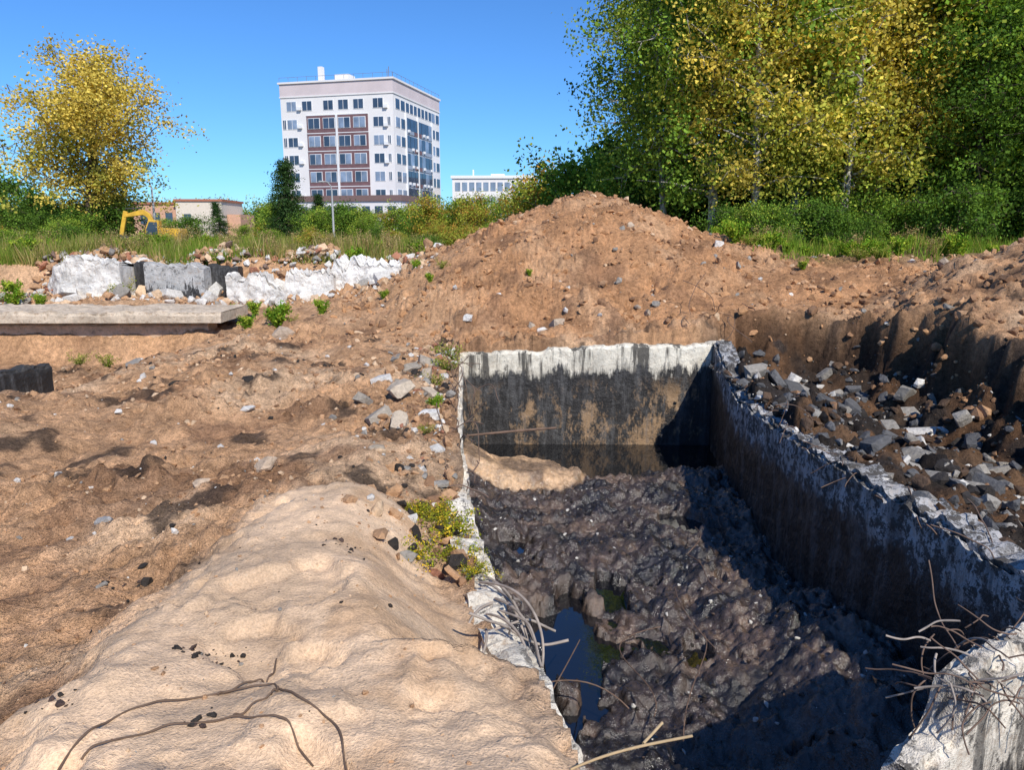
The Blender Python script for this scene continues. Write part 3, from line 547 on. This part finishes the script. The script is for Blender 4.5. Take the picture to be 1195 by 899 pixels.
# ---------------------------------------------------------------- buildings
class BB:
    def __init__(s): s.V=[];s.F=[]
    def box(s,x0,x1,y0,y1,z0,z1):
        o=len(s.V);s.V+=[(x0,y0,z0),(x1,y0,z0),(x1,y1,z0),(x0,y1,z0),(x0,y0,z1),(x1,y0,z1),(x1,y1,z1),(x0,y1,z1)]
        s.F+=[(o,o+3,o+2,o+1),(o+4,o+5,o+6,o+7),(o,o+1,o+5,o+4),(o+1,o+2,o+6,o+5),(o+2,o+3,o+7,o+6),(o+3,o,o+4,o+7)]
    def make(s,name,mat,parent,bev=0):
        me=bpy.data.meshes.new(name);me.from_pydata(s.V,[],s.F);me.materials.append(mat);ob=obj(name,me,parent=parent)
        if bev:
            b=ob.modifiers.new('b','BEVEL');b.width=bev;b.segments=2
        return ob
M_bw=mat_plain('white_facade',(.76,.73,.71),.8,.2,.08,.15);M_pink=mat_plain('pink_cladding',(.62,.53,.53),.8,.2,.1,.3);M_mar=mat_plain('maroon_panel',(.19,.105,.11),.6,.3,.25,1)
M_glass=mat_plain('window_glass',(.05,.075,.12),.08,.8,.5,.35);M_glass2=mat_plain('pale_glass',(.24,.30,.40),.15,.8,.5,.4);M_fr=mat_plain('white_frame',(.75,.75,.75),.6,.3,.05);M_roof=mat_plain('roofing',(.2,.19,.18),.8,.2,.1);M_blue=mat_plain('blue_grey_panel',(.3,.35,.43),.6,.3,.15,.5)
hosp=empty('hospital_building',(-22.7,150,-1.0),math.atan2(-.25,.968))
w=BB();w.box(-24,0,0,25.8,0,26.9);w.make('walls',M_bw,hosp)
w=BB();w.box(-24.05,.05,-.05,25.85,26.9,29.3);w.make('parapet_storey',M_pink,hosp)
w=BB();w.box(-24.3,.3,-.3,26.1,29.3,29.65);w.box(-24.15,.15,-.15,25.95,26.75,27.0);w.box(-15,-12,6,9,29.65,31.9);w.box(-17.1,-16.2,3,4,29.65,32.9);w.box(-8,-5,8,12,29.65,30.9);w.make('roof_cornice',M_bw,hosp)
g=BB();g2=BB();fr=BB();mr=BB();ac=BB();bl=BB()
rows=[25.1,21.7,18.3,14.9,11.5,8.1,4.7,1.8]
def fwin(cx,cz,wd,hh,pale=False,off=0):
    fr.box(cx-wd/2-.12,cx+wd/2+.12,-.06-off,.1,cz-hh/2-.12,cz+hh/2+.12)
    G=g2 if pale else g;G.box(cx-wd/2,cx-.06,-.10-off,.1,cz-hh/2,cz+hh/2);G.box(cx+.06,cx+wd/2,-.10-off,.1,cz-hh/2,cz+hh/2)
for i,rz in enumerate(rows):
    for cx in ((-21.6,-18.2,-13.6,-10.4,-7.2,-3.1) if i==0 else (-21.6,-3.1)):
        fwin(cx,rz,2.0,1.7,rng.random()<.2)
    if i>0: fwin(-23.3,rz,.6,1.7);fwin(-.9,rz,.5,1.5)
    if i in(0,1,2,3,5): ac.box(-1.9,-1.1,-.5,0,rz-1.0,rz-.4);ac.box(-20.2,-19.4,-.5,0,rz-.8,rz-.2)
mr.box(-18.4,-5.3,-.12,.1,7.9,23.2)
for i in range(1,6):
    for j in range(4):
        cx=-16.8+j*3.25;fr.box(cx-1.3,cx+1.3,-.2,.1,rows[i]-1.0,rows[i]+1.05)
        (g2 if rng.random()<.6 else g).box(cx-1.18,cx-.06,-.26,.1,rows[i]-.9,rows[i]+.95);(g2 if rng.random()<.5 else g).box(cx+.06,cx+1.18,-.26,.1,rows[i]-.9,rows[i]+.95)
    fr.box(-18.45,-5.25,-.16,.1,rows[i]+1.5,rows[i]+1.64)
fr.box(-12.1,-11.7,-.34,.1,7.9,23.2)
def rwin(cy,cz,wd,hh,pale=False):
    fr.box(-.1,.06,cy-wd/2-.12,cy+wd/2+.12,cz-hh/2-.12,cz+hh/2+.12);G=g2 if pale else g
    G.box(-.1,.11,cy-wd/2,cy-.06,cz-hh/2,cz+hh/2);G.box(-.1,.11,cy+.06,cy+wd/2,cz-hh/2,cz+hh/2)
for i,rz in enumerate(rows):
    for cy in (2.0,4.6,21.6,24.2): rwin(cy,rz,1.9,1.8,rng.random()<.4)
    for j in range(7):
        cy=7+j*2.1
        if i in(0,7): rwin(cy,rz,1.5,1.7)
        else:
            (mr if j in(2,3) else bl).box(-.1,.18,cy-1.0,cy+1.0,rz-1.6,rz-.9);(g2 if rng.random()<.35 else g).box(-.1,.14,cy-.95,cy+.95,rz-.85,rz+1.45)
            ac.box(0,.5,cy-.3,cy+.3,rz-1.3,rz-.8) if rng.random()<.5 else None
for j in (5.85,12.25,20.6): fr.box(-.1,.3,j-.15,j+.15,3,24)
g.make('windows',M_glass,hosp);g2.make('windows_pale',M_glass2,hosp);fr.make('window_frames',M_fr,hosp);mr.make('maroon_panels',M_mar,hosp);ac.make('air_conditioners',M_fr,hosp);bl.make('spandrels',M_blue,hosp)
rl=BB()
for i in range(13): rl.box(-24+i*2,-23.95+i*2,-.1,-.05,29.65,30.5);rl.box(.05,.1,i*2.1,i*2.1+.05,29.65,30.5)
rl.box(-24,.1,-.1,-.05,30.5,30.55);rl.box(.05,.1,-.03,26,30.5,30.55);rl.box(-2.05,-1.95,3,3.1,29.6,32.2);rl.box(-5,-4.9,9,9.1,30.8,33);rl.make('roof_railing',M_roof,hosp)
a=BB();a.box(-18,6,-12,-.2,0,6.3);a.box(-8,11,-16,-12.1,0,3.6);a.box(6.1,16,-11,4,0,4.2);a.make('entrance_wing',M_bw,hosp)
a=BB();a.box(-18.3,6.3,-12.3,-.2,6.3,7.3);a.box(-8.3,11.3,-16.3,-12.4,3.6,4.0);a.box(6.5,16.3,-11.3,4.3,4.2,4.7);a.make('wing_roof_band',mat_plain('brown_band',(.2,.13,.12),.8,.2,.1),hosp)
a=BB()
for i in range(9): a.box(-16.5+i*2.5,-15+i*2.5,-12.08,-12,3.4,5.4);a.box(-7+i*2,-5.8+i*2,-16.08,-16,1.2,2.8)
a.make('wing_windows',M_glass,hosp)
wb=empty('white_office_building',(-12.8,165,-1),-.03)
a=BB();a.box(0,17.4,0,12,0,12.0);a.make('walls',M_bw,wb);a=BB();a.box(-.3,17.7,-.3,12.3,12.0,12.6);a.box(4,4.3,5,5.3,12.6,14.2);a.box(8,11,5,8,12.6,13.3);a.make('roof',M_fr,wb)
a=BB()
for k in range(3):
    for i in range(11): a.box(.6+i*1.52,1.7+i*1.52,-.07,.1,1.8+k*3.3+1,1.8+k*3.3+2.8)
a.make('windows',M_glass2,wb)
lb=empty('low_brick_building',(-55,110,-1),.05)
a=BB();a.box(6.5,13,0,10,0,5.2);a.make('walls',mat_plain('cream_wall',(.68,.6,.5),.85,.2,.1),lb)
a=BB();a.box(0,6.4,1,10,0,4.8);a.box(13.1,15,2,9,0,3.4);a.make('brick_walls',mat_plain('orange_brick',(.58,.34,.23),.85,.2,.15),lb)
a=BB();a.box(6.3,13.2,-.2,10.2,5.2,5.5);a.box(-.2,6.25,.8,10.2,4.8,5.1);a.make('roof',mat_plain('brick_red_coping',(.4,.16,.1),.8,.2,.1),lb)
a=BB();[a.box(1+i*1.8,2+i*1.8,.93,1.1,2,3.6) for i in range(3)];a.box(7.6,8.6,-.07,.1,2.2,3.4);a.make('windows',M_glass,lb)
# ---------------------------------------------------------------- street lamps
M_steel=mat_plain('galvanised_steel',(.4,.41,.42),.5,.4,.1)
def lamp(xx,yy,h,az,arm=1.2):
    e=empty('street_lamp',(xx,yy,-1),az)
    for nme,P,R in (('pole',[(0,0,0),(0,0,h*.5),(0,0,h)],[.09,.08,.06]),('arm',[(0,0,h-.05),(-.1,0,h+.35),(-arm*.5,0,h+.6),(-arm,0,h+.62)],[.05,.045,.04,.035])):
        V,Fc=tube(P,R,8);me=mesh_np(nme,V,Fc,None,[M_steel],smooth=True,link=False);obj(nme,me,parent=e)
    b=BB();b.box(-arm-.4,-arm+.05,-.1,.1,h+.55,h+.66);b.make('lamp_head',M_steel,e,.03)
lamp(-24.6,52.5,3.9,0.1);lamp(-13.6,58,4.0,.8,.7)
# ---------------------------------------------------------------- excavator
M_yel=mat_plain('excavator_yellow',(.72,.42,.04),.5,.4,.35,2);M_dark=mat_plain('dark_steel',(.04,.04,.04),.6,.4,.2)
ex=empty('excavator',(-17.9,39,-1.0),.15,.62)
def prism(pts,y0,y1):
    n=len(pts);V=[(a,y0,b) for a,b in pts]+[(a,y1,b) for a,b in pts];F_=[tuple(range(n))[::-1],tuple(range(n,2*n))]+[(i,(i+1)%n,(i+1)%n+n,i+n)[::-1] for i in range(n)];return V,F_
def part(name,items,mat):
    V=[];F_=[]
    for pts,y0,y1 in items:
        v,f=prism(pts,y0,y1);o=len(V);V+=v;F_+=[tuple(i+o for i in q_) for q_ in f]
    bm=bmesh.new();me=bpy.data.meshes.new(name);me.from_pydata(V,[],F_);bm.from_mesh(me);bmesh.ops.recalc_face_normals(bm,faces=bm.faces);bm.to_mesh(me);bm.free();me.materials.append(mat);ob=obj(name,me,parent=ex)
    b=ob.modifiers.new('b','BEVEL');b.width=.03;b.segments=2
tr_=[(-1.5,.15),(-1.3,0),(1.3,0),(1.5,.15),(1.55,.45),(1.35,.7),(-1.35,.7),(-1.55,.45)]
part('tracks',[(tr_,-1.2,-.75),(tr_,.75,1.2)],M_dark)
part('undercarriage',[([(-.6,.3),(.6,.3),(.5,.85),(-.5,.85)],-.7,.7)],M_dark)
part('upper_body',[([(-.9,.9),(1.6,.9),(1.7,1.2),(1.6,1.8),(.3,1.85),(-.9,1.6)],-1.1,1.1)],M_yel)
part('cab',[([(-1.05,.95),(.0,.95),(.05,2.45),(-.75,2.5),(-1.05,1.7)],-1.1,-.3)],M_yel)
part('cab_windows',[([(-.98,1.3),(-.1,1.3),(-.08,2.3),(-.7,2.34),(-.98,1.72)],-1.13,-.27)],M_glass)
part('boom',[([(-.6,1.3),(-.3,1.6),(-.9,3.0),(-1.4,3.35),(-2.9,2.95),(-2.95,2.7),(-1.45,2.9),(-1.15,2.7)],.0,.35)],M_yel)
part('stick',[([(-2.65,3.15),(-2.95,3.25),(-3.45,1.3),(-3.15,1.2)],.03,.32)],M_yel)
part('bucket',[([(-3.4,1.35),(-3.1,1.25),(-2.6,1.0),(-2.5,.55),(-2.9,.25),(-3.4,.3),(-3.2,.6),(-3.1,.9)],-.2,.55)],M_dark)
part('hydraulic_cylinder',[([(-.75,1.5),(-.65,1.45),(-1.5,2.7),(-1.6,2.75)],-.1,-.02),([(-1.6,3.4),(-1.6,3.5),(-2.8,3.45),(-2.8,3.35)],.1,.2)],M_dark)
for i,(a,b,s) in enumerate([(-17.2,36,1.5),(-16.4,36.4,1.7),(-17.9,36.5,1.2),(-15.9,37,1.5),(-18.6,36.2,1.0)]): obj('weed_plant',[W2,W4][i%2],(a,b,-.93),i,s)
# ---------------------------------------------------------------- light, sky, camera
el=math.radians(42);az=math.radians(25)
S=Vector((math.sin(az)*math.cos(el),-math.cos(az)*math.cos(el),math.sin(el)))
L=bpy.data.lights.new('sun','SUN');L.energy=5;L.angle=math.radians(.5);L.color=(1,.95,.86)
so=bpy.data.objects.new('sun',L);scn.collection.objects.link(so);so.rotation_euler=S.to_track_quat('Z','Y').to_euler();so.location=(0,0,30)
wd=bpy.data.worlds.new('World');scn.world=wd;wd.use_nodes=True;nt=wd.node_tree;nt.nodes.clear()
o=nt.nodes.new('ShaderNodeOutputWorld');bg=nt.nodes.new('ShaderNodeBackground');sk=nt.nodes.new('ShaderNodeTexSky');sk.sky_type='NISHITA';sk.sun_disc=False
sk.sun_elevation=el;sk.sun_rotation=math.pi-az;sk.air_density=1.0;sk.dust_density=.1;sk.ozone_density=4.0;sk.altitude=300
tn=nt.nodes.new('ShaderNodeMix');tn.data_type='RGBA';tn.blend_type='MULTIPLY';tn.inputs[0].default_value=1;tn.inputs[7].default_value=(.45,.80,1.20,1)
nt.links.new(sk.outputs[0],tn.inputs[6]);nt.links.new(tn.outputs[2],bg.inputs[0])
bg.inputs['Strength'].default_value=.13;nt.links.new(bg.outputs[0],o.inputs[0])
cam=bpy.data.cameras.new('camera');cam.sensor_width=36;cam.lens=26.18;cam.clip_end=3000;cam.clip_start=.05
co=bpy.data.objects.new('camera',cam);scn.collection.objects.link(co);co.location=(0,0,0);co.rotation_euler=(math.radians(90-11.7),0,0);scn.camera=co
scn.view_settings.view_transform='Standard';scn.view_settings.look='None';scn.view_settings.exposure=0
